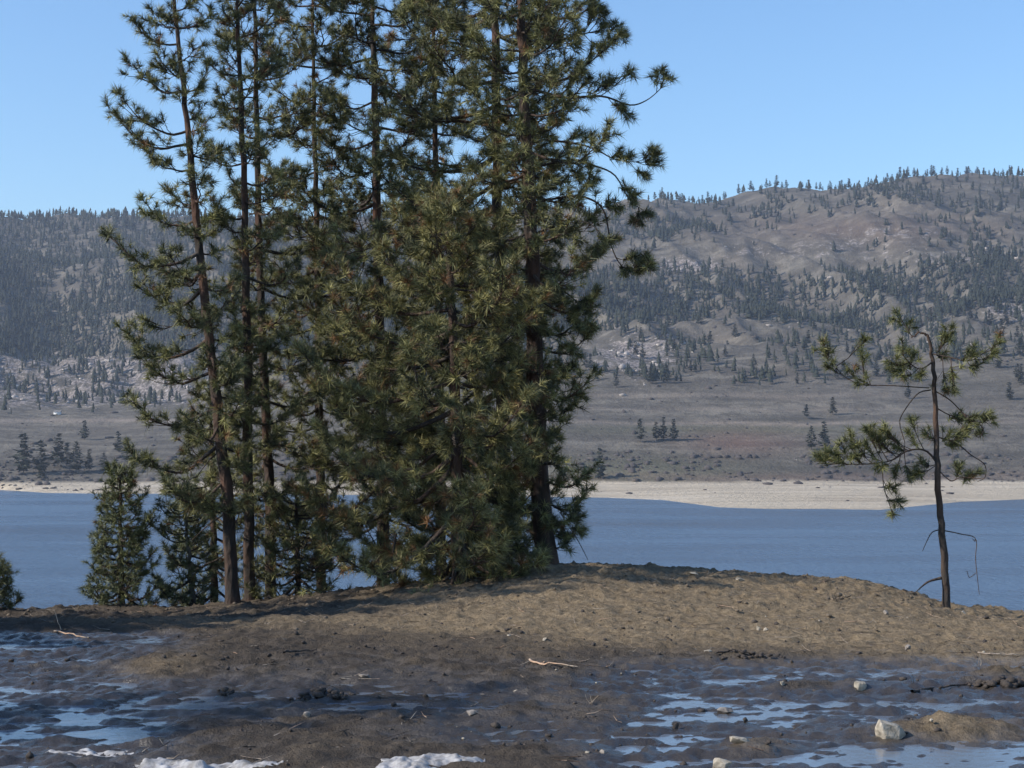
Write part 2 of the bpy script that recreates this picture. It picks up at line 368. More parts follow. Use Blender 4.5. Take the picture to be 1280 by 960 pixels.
set_attr(tme, 'rust', np.clip(blob(TPX, wav, 925, 552, 70, 14) + .6 * blob(TPX, wav, 1000, 596, 400, 6) + .5 * blob(TPX, TPY, 1080, 285, 160, 18), 0, 1).ravel())
tag(obj('hills', tme), kind='structure')
TNR, TNC = TD.shape
def far_points(n, dens, seed, r0=2.0, c0=-250, c1=1530):
    """points on the far land, chosen with a density per photo pixel"""
    g = np.random.default_rng(seed)
    r = g.uniform(20, TNR - 60, n); cpx = g.uniform(c0, c1, n); c = np.interp(cpx, pxs, np.arange(TNC))
    ri = r.astype(int); ci = np.clip(c.astype(int), 0, TNC - 2); fr = r - ri; fc = c - ci
    def bl(A): return (A[ri, ci] * (1 - fr) + A[ri + 1, ci] * fr) * (1 - fc) + (A[ri, ci + 1] * (1 - fr) + A[ri + 1, ci + 1] * fr) * fc
    X, Y, Z, py = bl(TX), bl(TD), bl(TZ), bl(TPY)
    dy = np.abs(TPY[np.minimum(ri + 1, TNR - 1), ci] - TPY[ri, ci])
    pxv = 640 + PXF * X / Y
    keep = g.uniform(0, 1, n) < dens(pxv, py, X, Y) * np.clip(dy / r0, .12, 1)
    keep &= Z > LAKE + 1
    return X[keep], Y[keep], Z[keep], pxv[keep], py[keep]
def fdens(x, y, X, Y):
    n = fbm(X, Y, 160, 4, 201, .6); n2 = fbm(X, Y * .6, 60, 3, 221)
    L = sst(560, 420, x); Rr = 1 - L
    edge = np.interp(x, [700, 820, 940, 1000, 1060, 1140, 1280], [316, 300, 287, 275, 262, 256, 268])
    btop = np.interp(x, [700, 900, 1100, 1200, 1280], [342, 344, 350, 330, 318]); bbot = np.interp(x, [700, 820, 900, 1030, 1100, 1200, 1280], [420, 404, 392, 408, 418, 396, 374])
    upper = sst(edge + 1, edge - 4, y) * (.25 + .75 * sst(-.25, .15, n)) * (.45 + .55 * sst(edge - 34, edge - 18, y))
    band = sst(btop - 8, btop + 6, y + 12 * n) * sst(bbot + 6, bbot - 4, y + 8 * n2) * (.45 + .55 * sst(-.3, .1, n2)) * (.55 + .45 * sst(-.25, .1, n))
    sparse = .07 * sst(-.1, .25, n2) * sst(486, 478, y) + .10 * sst(400, 410, y) * sst(484, 478, y) * sst(-.2, .3, n2) + .35 * sst(1130, 1260, x) * sst(262, 275, y) * sst(-.2, .2, n) * sst(400, 380, y)
    right = np.maximum(np.maximum(upper, band), sparse)
    lf = sst(452, 436, y + 6 * n2) * (.30 + .7 * sst(-.4, .05, n)) * (.7 + .3 * sst(-.2, .2, n2)) + .12 * sst(525, 500, y) * sst(-.1, .2, n2)
    low = .0 * y
    return np.clip(L * np.minimum(lf * 1.5, 1) + Rr * right + low, 0, 1) * sst(603, 598, y)
ico = np.array([(0, 0, -1)] + [(math.cos(a) * .894, math.sin(a) * .894, -.447) for a in np.arange(5) * 2 * math.pi / 5] + [(math.cos(a + .628) * .894, math.sin(a + .628) * .894, .447) for a in np.arange(5) * 2 * math.pi / 5] + [(0, 0, 1)])
icof = []
for i in range(5):
    j = (i + 1) % 5
    icof += [(0, 1 + j, 1 + i), (1 + i, 1 + j, 6 + i), (1 + j, 6 + j, 6 + i), (6 + i, 6 + j, 11)]
icof = np.array(icof)
def lowpine_variant(seed, tiers=3, sides=5):
    g = np.random.default_rng(seed); V = []; F = []
    z0 = .16; wid = g.uniform(.13, .19)
    for t in range(tiers):
        zb = z0 + (1 - z0) * t / tiers * .92; zt = min(1, zb + (1 - z0) / tiers * 1.75) if t < tiers - 1 else 1.0
        rr = wid * (1 - .25 * t / tiers * 2.2 * g.uniform(.7, 1.1)); b = len(V)
        ox, oy = g.normal(0, .02, 2)
        for s_ in range(sides):
            a = 2 * math.pi * s_ / sides + t * .7; q = rr * g.uniform(.55, 1.25)
            V.append((ox + q * math.cos(a), oy + q * math.sin(a), zb + g.uniform(-.05, .05)))
        V.append((ox * .5, oy * .5, zt))
        for s_ in range(sides): F.append((b + s_, b + (s_ + 1) % sides, b + sides))
    return np.array(V), np.array(F)
def scatter_merge(name, variants, X, Y, Z, H, W, mat, sink=.3, seed=5, smooth=False):
    g = np.random.default_rng(seed); Vs = []; Fs = []; off = 0
    vi = g.integers(0, len(variants), len(X)); th = g.uniform(0, 2 * math.pi, len(X))
    for k, (v, f) in enumerate(variants):
        s = vi == k; n = s.sum()
        if not n: continue
        c, sn = np.cos(th[s])[:, None], np.sin(th[s])[:, None]; w_ = W[s][:, None]; h_ = H[s][:, None]
        vx = X[s][:, None] + (v[:, 0] * c - v[:, 1] * sn) * w_; vy = Y[s][:, None] + (v[:, 0] * sn + v[:, 1] * c) * w_; vz = Z[s][:, None] + v[:, 2] * h_ - sink
        Vs.append(np.stack([vx, vy, vz], -1).reshape(-1, 3)); Fs.append((f[None] + (np.arange(n) * len(v))[:, None, None] + off).reshape(-1, 3)); off += n * len(v)
    return tag(obj(name, mesh_np(name, np.concatenate(Vs), np.concatenate(Fs), mat, smooth)), kind='stuff')
fx_, fy_, fz_, fpx, fpy = far_points(120000, fdens, 31)
# the largest / nearest / most separate ones become individuals
def detailed_far_pine(seed):
    g = np.random.default_rng(seed); V = []; F = []; n = 200
    w0 = g.uniform(.14, .2); bare = g.uniform(.08, .2); gap = g.uniform(0, 6.28)
    def tri(c, r):
        b = len(V)
        d = g.normal(0, 1, (3, 3)) * r * np.array([1, 1, .55])
        for q in d: V.append(tuple(c + q))
        F.append((b, b + 1, b + 2))
    for i in range(n):
        t = bare + (1 - bare) * g.uniform(0, 1) ** 1.15
        env = w0 * (1 - ((t - bare) / (1 - bare)) ** 1.5) * (.55 + .45 * math.sin(min(1, (t - bare) / .25) * 1.57)) * (.8 + .3 * math.sin(9 * t + gap))
        a = g.uniform(0, 6.28); rr = env * g.uniform(.2, 1) ** .5
        tri(np.array((math.cos(a) * rr, math.sin(a) * rr, t)), .058 * (1.15 - .5 * t))
    b = len(V)
    for a in range(3): V.append((.012 * math.cos(a * 2.1), .012 * math.sin(a * 2.1), -.03))
    V.append((0, 0, .9))
    for a in range(3): F.append((b + a, b + (a + 1) % 3, b + 3))
    return np.array(V), np.array(F)
def far_parts(seed):
    V, F = detailed_far_pine(seed); nt_ = 3
    crown = mesh_np('crown', V[:-4], F[:-3], M['fartree']); t0 = V[-4:]; f0 = F[-3:] - (len(V) - 4)
    return crown, mesh_np('trunk', t0, f0, M['branch'])
FV = [far_parts(500 + i) for i in range(6)]
FVm = []
for i in range(6):
    V, F = detailed_far_pine(500 + i); me = mesh_np('far_pine', V, F, M['fartree']); me.materials.append(M['branch'])
    mi = np.zeros(len(F), np.int32); mi[-3:] = 1; me.polygons.foreach_set('material_index', mi); FVm.append(me)
def surf(px, py, lo=1500):
    """nearest far-land point seen at a photo pixel"""
    c = int(np.argmin(np.abs(pxs - px))); best = None
    run = 1e9
    for r in range(10, TNR - 40):
        y = TPY[r, c]
        if y < run:
            run = y
            if y <= py: return float((px - 640) / PXF * TD[r, c]), float(TD[r, c]), float(TZ[r, c])
    r = int(np.argmin(TPY[:, c])); return float((px - 640) / PXF * TD[r, c]), float(TD[r, c]), float(TZ[r, c])
tspots = [  # px, base py, height px, label
    (800, 553, 30, 'broadest dark pine on the open terrace, standing apart just left of a trio'),
    (820, 552, 23, 'smallest and leftmost pine of the trio on the open terrace across the lake'),
    (829, 553, 29, 'middle and tallest pine of the trio on the open terrace across the lake'),
    (842, 553, 27, 'bushy right-hand pine of the trio on the open terrace across the lake'),
    (750, 598, 38, 'pine in the brush above the beach, just right of the big foreground pine clump'),
    (1041, 521, 22, 'lone round dark tree on the terrace, left of the hooked foreground pine'),
    (1008, 524, 18, 'thin grey tree on the terrace, left of the lone round dark tree'),
    (1014, 562, 30, 'left-hand tree of the pair beside the foliage of the hooked pine'),
    (1030, 562, 34, 'right-hand tree of the pair beside the foliage of the hooked pine'),
    (30, 592, 50, 'tallest pine at the left end of the row above the left beach'),
    (52, 590, 40, 'second pine from the left in the row above the left beach'),
    (73, 585, 42, 'third pine from the left in the row above the left beach'),
    (84, 585, 32, 'short pine right behind the third one above the left beach'),
    (96, 592, 40, 'broad pine in the middle of the row above the left beach'),
    (112, 590, 28, 'low pine right of the broad one above the left beach'),
    (106, 550, 24, 'single pine high on the terrace above the left beach row'),
    (148, 565, 26, 'pine on the terrace beside the left edge of the leaning pine foliage'),
    (52, 600, 24, 'low dark pine at the top of the left beach'),
    (160, 580, 34, 'dark pine half hidden by the foliage of the leaning pine'),
    (130, 592, 26, 'small pine at the right end of the row above the left beach'),
    (1135, 500, 20, 'small pine at the terrace edge seen through the hooked pine'),
    (1262, 500, 22, 'pine at the terrace edge at the right border of the picture'),
]
GT = 'single pines on the far terrace'
for i, (x, y, h, lab) in enumerate(tspots):
    X, Y, Z = surf(x, y); e = empty('pine_tree', (X, Y, Z - .3)); H = h / PXF * Y
    e.scale = (H * random.uniform(1.3, 1.7), H * 1.4, H); e.rotation_euler.z = random.uniform(0, 6)
    tag(e, lab, 'tree', GT); c, t = FV[i % 6]; obj('crown', c, e); obj('trunk', t, e)
# individuals on slopes and the skyline
def sdens(x, y, X, Y): return .5 * sst(396, 404, y) * sst(486, 482, y) * sst(700, 760, x) * (.3 + .7 * sst(-.1, .2, fbm(X, Y, 60, 3, 333)))
sx, sy, sz, spx, spy = far_points(2600, sdens, 77)
idx = np.argsort(-spy)[:190]; nind = 0
for k in idx:
    X, Y, Z = sx[k], sy[k], sz[k]; o = obj('pine_tree', FVm[nind % 6]); H = random.uniform(14, 26)
    o.location = (X, Y, Z - .3); o.scale = (H * random.uniform(1.1, 1.7), H * 1.3, H); o.rotation_euler.z = random.uniform(0, 6)
    tag(o, 'small dark pine low on the far hillside, ' + ('near pale rocks by the big pines' if spx[k] < 860 else 'on the smooth bare knoll' if spx[k] < 1060 else 'behind the hooked pine'), 'tree', 'pines scattered on the lower hillside'); nind += 1
# skyline
for x in list(np.arange(815, 1275, 5.6)):
    if random.random() < .16: continue
    xx = x + random.uniform(-3.5, 3.5); X, Y, Z = surf(xx, 100); o = obj('pine_tree', FVm[nind % 6]); H = random.uniform(10, 26)
    o.location = (X, Y + random.uniform(-10, 25), Z - 1); o.scale = (H * random.uniform(1.1, 1.7), H * 1.3, H); o.rotation_euler.z = random.uniform(0, 6)
    tag(o, 'tiny pine on the right skyline, ' + ('on its low left end beside the big pines' if x < 930 else 'along its rising middle part' if x < 1090 else 'on its high rounded top' if x < 1190 else 'near the right border'), 'tree', 'pines on the right-hand skyline'); nind += 1
LPV = [lowpine_variant(900 + i) for i in range(10)]
g0 = np.random.default_rng(3)
# far forest on the skyline at left
xs_ = np.arange(-240, 700, 1.7) + g0.uniform(-1, 1, 553); sk = [surf(x, 100) for x in xs_]
skx = np.array([s[0] for s in sk]); sky_ = np.array([s[1] for s in sk]) + g0.uniform(-15, 20, len(sk)); skz = np.array([s[2] for s in sk]) - 1
fx_ = np.concatenate([fx_, skx]); fy_ = np.concatenate([fy_, sky_]); fz_ = np.concatenate([fz_, skz])
FH = g0.uniform(9, 21, len(fx_)) * (1 + .15 * g0.normal(0, 1, len(fx_))).clip(.6, 1.3)
scatter_merge('distant_forest', LPV, fx_, fy_, fz_, FH, FH * g0.uniform(.8, 1.5, len(fx_)), M['fartree'])
print('far trees', len(fx_), 'individuals', nind)
# rock outcrops and shrubs
RV = []
for i in range(8):
    v = ico * (1 + g0.uniform(-.35, .35, (12, 1))) * np.array([1, .8, .75]); RV.append((v, icof))
rx, ry, rz, _, _ = far_points(44000, lambda x, y, X, Y: np.clip(rockmask(x, y) ** 1.5 * sst(-.1, .2, fbm(X, Y, 40, 3, 401)) * 1.0, 0, 1), 55)
RH = g0.exponential(1.7, len(rx)).clip(.7, 6)
scatter_merge('rock_outcrops', RV, rx, ry, rz, RH * .9, RH * 1.2, M['outcrop'], 0.2)
bx_, by_, bz_, _, _ = far_points(110000, lambda x, y, X, Y: np.clip(.85 * sst(558, 575, y) * sst(603, 600, y) * sst(-.3, .15, fbm(X, Y, 45, 3, 411)) * .8 + .10 * sst(240, 300, y) * sst(.0, .25, fbm(X, Y, 70, 3, 415)) + .25 * sst(200, 100, x) * sst(540, 560, y), 0, 1), 56)
BH = g0.exponential(1.2, len(bx_)).clip(.6, 4.2)
scatter_merge('shrubs', RV, bx_, by_, bz_, BH, BH * 1.3, M['shrub'], 0.1)
print('rocks', len(rx), 'shrubs', len(bx_))
# white cabin on the left terrace
X, Y, Z = surf(72, 521)
cab = tag(empty('cabin', (X, Y, Z - .3)), 'tiny pale cabin on the slope across the lake at left', 'cabin')
def box(x0, x1, y0, y1, z0, z1): 
    V = [(x, y, z) for z in (z0, z1) for x, y in ((x0, y0), (x1, y0), (x1, y1), (x0, y1))]
    return np.array(V, float), np.array([(0, 3, 2, 1), (4, 5, 6, 7), (0, 1, 5, 4), (1, 2, 6, 5), (2, 3, 7, 6), (3, 0, 4, 7)])
obj('wall', mesh_np('wall', *box(-4, 4, -3, 3, 0, 3.6), M['white']), cab)
V = [(-4.4, -3.5, 3.6), (4.4, -3.5, 3.6), (4.4, 3.5, 3.6), (-4.4, 3.5, 3.6), (-4.4, 0, 5.8), (4.4, 0, 5.8)]
rf = bpy.data.meshes.new('roof'); rf.from_pydata(V, [], [(0, 1, 5, 4), (2, 3, 4, 5), (1, 2, 5), (3, 0, 4), (0, 3, 2, 1)]); rf.materials.append(M['roof']); obj('roof', rf, cab)
v_, f_ = box(-.6, .6, -3.06, -3.01, 0, 2.1); obj('door', mesh_np('door', v_, f_, M['roof']), cab)

# ------------------------------------------------------------------ near pines
def tube(pts, rad, sides=6, wob=0.0, cap=False):
    pts = np.asarray(pts, float); rad = np.asarray(rad, float); n = len(pts)
    T = np.gradient(pts, axis=0); T /= np.linalg.norm(T, axis=1)[:, None] + 1e-9
    ref = np.array([0, 0, 1.]) if abs(T[:, 2]).mean() < .8 else np.array([1., 0, 0])
    A = np.cross(T, ref); A /= np.linalg.norm(A, axis=1)[:, None] + 1e-9; B = np.cross(T, A)
    a = np.arange(sides) * 2 * math.pi / sides
    r = rad[:, None] * (1 + wob * rng.uniform(-1, 1, (n, sides)))
    V = pts[:, None] + A[:, None] * (np.cos(a)[None] * r)[..., None] + B[:, None] * (np.sin(a)[None] * r)[..., None]
    F = []
    for i in range(n - 1):
        for j in range(sides):
            k = (j + 1) % sides; F.append((i * sides + j, i * sides + k, (i + 1) * sides + k, (i + 1) * sides + j))
    return V.reshape(-1, 3), np.array(F)
def curve(pts, n):
    """Catmull-Rom resample"""
    pts = np.asarray(pts, float); m = len(pts); out = []
    for t in np.linspace(0, m - 1, n):
        i = min(int(t), m - 2); f = t - i
        p0, p1, p2, p3 = pts[max(i - 1, 0)], pts[i], pts[i + 1], pts[min(i + 2, m - 1)]
        out.append(.5 * (2 * p1 + (p2 - p0) * f + (2 * p0 - 5 * p1 + 4 * p2 - p3) * f * f + (3 * p1 - p0 - 3 * p2 + p3) * f ** 3))
    return np.array(out)
class Acc:
    def __init__(s): s.V = []; s.F = []; s.n = 0
    def add(s, v, f): s.V.append(v); s.F.append(f + s.n); s.n += len(v)
    def mesh(s, name, mat, smooth=True): return mesh_np(name, np.concatenate(s.V), np.concatenate(s.F), mat, smooth)
def needles_mesh(name, TP, TA, TS, TC, per=30, L=.16, W=.0085):
    """TP tuft tips, TA axes, TS scale, TC tuft colour"""
    n = len(TP); g = rng
    A = TA / (np.linalg.norm(TA, axis=1)[:, None] + 1e-9)
    ref = g.normal(0, 1, (n, per, 3)); A_ = A[:, None]
    Pp = ref - (ref * A_).sum(-1, keepdims=True) * A_; Pp /= np.linalg.norm(Pp, axis=-1, keepdims=True) + 1e-9
    th = np.radians(g.uniform(12, 92, (n, per, 1)))
    D = A_ * np.cos(th) + Pp * np.sin(th); D[..., 2] += .08; D /= np.linalg.norm(D, axis=-1, keepdims=True)
    s = TS[:, None, None]
    base = TP[:, None] - A_ * (g.uniform(0, .09, (n, per, 1)) * s)
    ln = L * s * g.uniform(.6, 1.1, (n, per, 1)); tip = base + D * ln; tip[..., 2] -= .018 * s[..., 0] * g.uniform(0, 1, (n, per))
    Wv = np.cross(D, g.normal(0, 1, (n, per, 3))); Wv /= np.linalg.norm(Wv, axis=-1, keepdims=True) + 1e-9
    wv = Wv * (W * .5) * g.uniform(.7, 1.3, (n, per, 1)) * np.sqrt(s)
    V = np.stack([base - wv, tip, base + wv], 2).reshape(-1, 3)
    F = np.arange(n * per * 3).reshape(-1, 3)
    me = mesh_np(name, V, F, M['needles'])
    C = TC[:, None, :] * g.uniform(.45, 1.55, (n, per, 1)); C = np.repeat(C[:, :, None, :], 3, 2).reshape(-1, 3)
    set_attr(me, 'tint', C.clip(0, 1)); return me
def tuft_colors(n, brown=.07, base=(.26, .25, .095), dark=(.045, .054, .03)):
    f = rng.uniform(0, 1, (n, 1)); C = np.array(base) * f + np.array(dark) * (1 - f)
    b = rng.uniform(0, 1, n) < brown * .7; C[b] = np.array((.19, .10, .042)) * rng.uniform(.6, 1.2, (b.sum(), 1))
    return C
UP = np.array([0, 0, 1.]); NTRI = 0
def foliate(path, acc, tufts, dens, t0=.28, seclen=.5, tmul=1.0, bare=False):
    """secondary twigs along a limb; every twig ends in tufts"""
    seg = np.linalg.norm(np.diff(path, axis=0), axis=1); L = seg.sum(); n = max(2, int(L * 8.2 * dens))
    k = len(path)
    for i in range(n):
        t = t0 + (1 - t0) * (i + rng.uniform(0, 1)) / n; t = min(t, .985); f = t * (k - 1); j = min(int(f), k - 2)
        p = path[j] + (path[j + 1] - path[j]) * (f - j); T = path[j + 1] - path[j]; T = T / (np.linalg.norm(T) + 1e-9)
        side = np.cross(T, UP); side /= np.linalg.norm(side) + 1e-9
        sgn = 1 if i % 2 else -1
        d = T * rng.uniform(.35, 1) + side * sgn * rng.uniform(.3, 1.2) + UP * rng.uniform(-.25, .4); d /= np.linalg.norm(d)
        ln = seclen * rng.uniform(.45, 1.1) * (1.15 - .6 * t) * min(1, .45 + L * .4)
        bend = UP * rng.uniform(-.05, .35) * ln + rng.normal(0, .06, 3) * ln
        q = np.array([p, p + d * ln * .35 + rng.normal(0, .02, 3), p + d * ln * .7 + bend * .35, p + d * ln + bend])
        acc.add(*tube(q, [.007, .0055, .0045, .0035], 3))
        if bare: continue
        tufts.append((q[3], q[3] - q[2], rng.uniform(.8, 1.15) * tmul))
        for s in (.45, .72):
            if rng.uniform() < .72:
                b = q[0] + (q[3] - q[0]) * s + bend * (s - .7) * .3
                dd = d + rng.normal(0, .55, 3) + UP * .25; dd /= np.linalg.norm(dd); e = b + dd * rng.uniform(.07, .16)
                acc.add(*tube([b, e], [.005, .0035], 3)); tufts.append((e, dd, rng.uniform(.7, 1.05) * tmul))
    d = path[-1] - path[-2]
    if not bare: tufts.append((path[-1], d, 1.15 * tmul))
def make_pine(label, D, trunk_px, r_base, r_top, ext, nlimb, dens=1.0, brown=.07, explicit=(), y_range=None, bare_low=0, group=None, lift=(.5, -.05), seclen=.5, per=40, tmul=1., depth_k=1.0, nw=.0085, name='pine_tree', colors=None, az_skip=None, barkm='bark', maxdepth=2.6, cull=1.0):
    pts = np.array([P(x, y, D) for x, y in trunk_px]); tz0 = float(ground_z(pts[0][0], D)[0]) - .08
    if pts[0][2] > tz0: pts[0][2] = tz0
    root = empty(name, tuple(pts[0])); tag(root, label, 'tree', group); B = pts[0].copy()
    tp = curve(pts, 44); f = np.linspace(0, 1, 44); rad = r_base * (1 - f) + r_top; rad[0] *= 1.35; rad[1] *= 1.12
    tp[1:-1] += rng.normal(0, .008, (42, 3))
    a = Acc(); a.add(*tube(tp - B, rad, 12, .06)); obj('trunk', a.mesh('trunk', M[barkm]), root)
    ppm = PXF / D; tpy = np.array([480 - PXF * 0 for _ in tp])
    # photo row for trunk samples
    vy = 540 - (tp[:, 2] - EYE) / D * PXF
    ey = np.array([e[0] for e in ext], float); el = np.array([e[1] for e in ext], float); er = np.array([e[2] for e in ext], float)
    y0, y1 = y_range or (ey[0], ey[-1])
    tufts = []; az = rng.uniform(0, 6)
    for i in range(nlimb):
        y = y0 + (y1 - y0) * (i + rng.uniform(-.4, .4) + .5) / nlimb
        j = int(np.argmin(np.abs(vy - y))); p = tp[j]; px = 640 + PXF * p[0] / D
        az += 2.399 + rng.uniform(-.5, .5); c, s = math.cos(az), math.sin(az)
        Lx = max(.12, ((px - np.interp(y, ey, el)) if c < 0 else (np.interp(y, ey, er) - px)) / ppm)
        Ld = min(maxdepth, max(.3, (np.interp(y, ey, er) - np.interp(y, ey, el)) / 2 / ppm * depth_k))
        r = 1 / ((abs(c) / Lx) ** 3 + (abs(s) / Ld) ** 3) ** (1 / 3); ln = r * rng.uniform(.68, 1.06)
        if rng.uniform() < .15: ln *= .55
        h = (y1 - y) / (y1 - y0 + 1e-6)
        e0 = lift[1] + (lift[0] - lift[1]) * h + rng.uniform(-.15, .15)
        dirh = np.array([c, s, 0.]); side = np.array([-s, c, 0.])
        q = [p - B]; npt = 6; w_ = rng.normal(0, .05)
        for k in range(1, npt):
            t = k / (npt - 1); zz = ln * (e0 * t - .32 * math.sin(t * math.pi * .8) * (1 - h * .6) + .22 * t ** 3)
            q.append(p - B + dirh * ln * t + side * (ln * (w_ * math.sin(t * 3) + rng.normal(0, .025))) + UP * (zz + rng.normal(0, .02) * ln))
        path = curve(q, 11); r0 = .010 + .0125 * ln + (.006 if h < .5 else 0)
        ac = Acc(); ac.add(*tube(path, np.linspace(r0, .0045, 11), 5, .08))
        dead = i > nlimb - 1 - bare_low
        foliate(path, ac, tufts, dens * (.6 if dead else 1) * (1.25 if ln < .6 else 1), .1 + .1 * min(1, ln), seclen, tmul, dead)
        obj('limb', ac.mesh('limb', M['branch']), root)
    for ex in explicit:
        pl, tf = ex[0], ex[1]; dz = ex[2] if len(ex) > 2 else 0; th = ex[3] if len(ex) > 3 else .02
        n = len(pl); off = np.linspace(0, dz, n)
        q = np.array([P(x, y, D + o_) for (x, y), o_ in zip(pl, off)]) - B
        path = curve(q, max(6, n * 4)); ac = Acc(); ac.add(*tube(path, np.linspace(th, .0045, len(path)), 6, .06))
        for (x, y) in tf:
            tg = np.array(P(x, y, D)) - B
            dd = ((path[:, [0, 2]] - tg[[0, 2]]) ** 2).sum(1); j = int(np.argmin(dd)); j = max(0, j - 2); b = path[j]
            tg[1] = b[1] + rng.uniform(-.12, .12); m_ = (b + tg) / 2 + np.array([0, rng.uniform(-.03, .03), -.03]); L_ = np.linalg.norm(tg - b)
            if L_ > .05: ac.add(*tube([b, m_, tg], [.007, .005, .0035], 4))
            dr = tg - m_ if L_ > .05 else path[min(j + 1, len(path) - 1)] - path[j]; dr = dr / (np.linalg.norm(dr) + 1e-9)
            tufts.append((tg, dr + UP * .3, 1.25 * tmul))
            for _ in range(8 if r_base > .1 else 5):
                d2 = dr + rng.normal(0, .7, 3); d2 /= np.linalg.norm(d2); e = tg + d2 * rng.uniform(.06, .17) + np.array([0, rng.uniform(-.1, .1), 0])
                tufts.append((e, d2, .95 * tmul)); ac.add(*tube([m_, e], [.004, .003], 3))
        obj('limb', ac.mesh('limb', M['branch']), root)
    if tufts:
        TP = np.array([t[0] for t in tufts]); TA = np.array([t[1] for t in tufts], float); TS = np.array([t[2] for t in tufts])
        cl = tuft_colors(len(TP), brown, *(colors or ()))
        me = needles_mesh('crown', TP, TA, TS, cl, per, .16, nw); tag(obj('crown', me, root), kind='stuff')
    global NTRI; NTRI += len(tufts) * per; print('pine', label[:40], 'tufts', len(tufts), NTRI)
    return root
def Z2(*p): return [(440 + x / 3.2, y / 3.2) for x, y in p]
GP = 'tall ponderosa pines at the edge of the bank'
pineA = make_pine('slender leaning pine at the left of the clump, reddish trunk bare near the ground', 23.6,
    [(291, 752), (284, 620), (268, 480), (253, 350), (240, 220), (230, 120), (218, 0), (212, -95)], .088, .013,
    [(-90, 200, 225), (0, 172, 255), (60, 160, 264), (140, 148, 262), (165, 134, 262), (210, 132, 275), (245, 150, 275), (280, 140, 280), (330, 128, 290), (385, 110, 295), (430, 135, 300), (480, 165, 320), (540, 172, 325), (600, 168, 322), (650, 190, 330)],
    60, 1.75, .05, explicit=[([(285, 640), (262, 655), (240, 675)], [], .1, .014), ([(283, 618), (262, 615), (246, 628)], [(243, 628)], -.2, .014), ([(280, 560), (262, 575), (246, 596)], [], .1, .013), ([(286, 690), (270, 700), (255, 706)], [], 0, .012),
    ([(240, 165), (244, 150), (243, 140)], [], 0, .008), ([(262, 397), (236, 400), (205, 412)], [(200, 410), (190, 402)], -.2, .016)],
    y_range=(-80, 640), group=GP, lift=(.55, -.1))
pineB = make_pine('straight pine with reddish scaly trunk, second from the left in the clump', 24.2,
    [(313, 750), (310, 600), (308, 400), (306, 260), (300, 100), (297, 0), (295, -80)], .074, .012,
    [(-80, 285, 310), (0, 262, 345), (100, 255, 355), (200, 258, 370), (300, 272, 370), (400, 285, 375), (500, 292, 370), (600, 300, 390), (710, 300, 400)],
    50, 1.6, .12, y_range=(-70, 600), group=GP, lift=(.5, 0))
pineC = make_pine('dark-trunked pine close behind the reddish one, third from the left in the clump', 26.0,
    [(338, 745), (336, 600), (327, 400), (322, 200), (318, 0), (316, -140)], .085, .012,
    [(-140, 300, 335), (0, 265, 395), (60, 270, 410), (150, 285, 430), (300, 295, 430), (450, 305, 430), (600, 320, 430), (740, 310, 440)],
    58, 1.7, .08, y_range=(-120, 720), group=GP, lift=(.5, -.05))
pineD = make_pine('pine whose dark trunk shows against the sky in the middle of the clump', 27.0,
    [(480, 735), (476, 480), (471, 250), (468, 100), (465, 0), (462, -170)], .095, .014,
    [(-170, 420, 505), (0, 360, 565), (100, 372, 570), (200, 380, 570), (300, 345, 600), (400, 355, 580), (500, 365, 570), (600, 372, 560), (700, 395, 490)],
    74, 1.9, .09, y_range=(-150, 640), group=GP, lift=(.35, -.1), maxdepth=2.0, seclen=.64, tmul=1.08)
pineE = make_pine('thick-trunked pine just left of the tallest one, long limbs reaching left over the clump', 25.2,
    [(632, 725), (628, 500), (622, 250), (618, 0), (617, -120), (616, -330)], .105, .014,
    [(-330, 600, 632), (-100, 500, 700), (0, 450, 700), (100, 445, 715), (200, 460, 715), (300, 430, 700), (400, 410, 700), (500, 400, 690), (600, 410, 680), (690, 470, 690)],
    88, 1.75, .1, y_range=(-310, 680), group=GP, lift=(.3, -.1), maxdepth=2.2, seclen=.66, tmul=1.08,
    explicit=[(Z2((560, 220), (450, 180), (350, 165), (220, 150)), Z2((220, 120), (260, 100), (330, 110), (180, 200), (240, 60)), -.8, .035),
              (Z2((550, 500), (430, 485), (330, 485), (200, 455), (120, 440)), Z2((140, 410), (220, 420), (300, 520), (120, 480)), -.6, .03),
              ([(622, 268), (560, 272), (500, 300), (430, 318)], [(430, 300), (450, 330), (480, 290), (520, 310), (420, 325)], -.9, .03)])
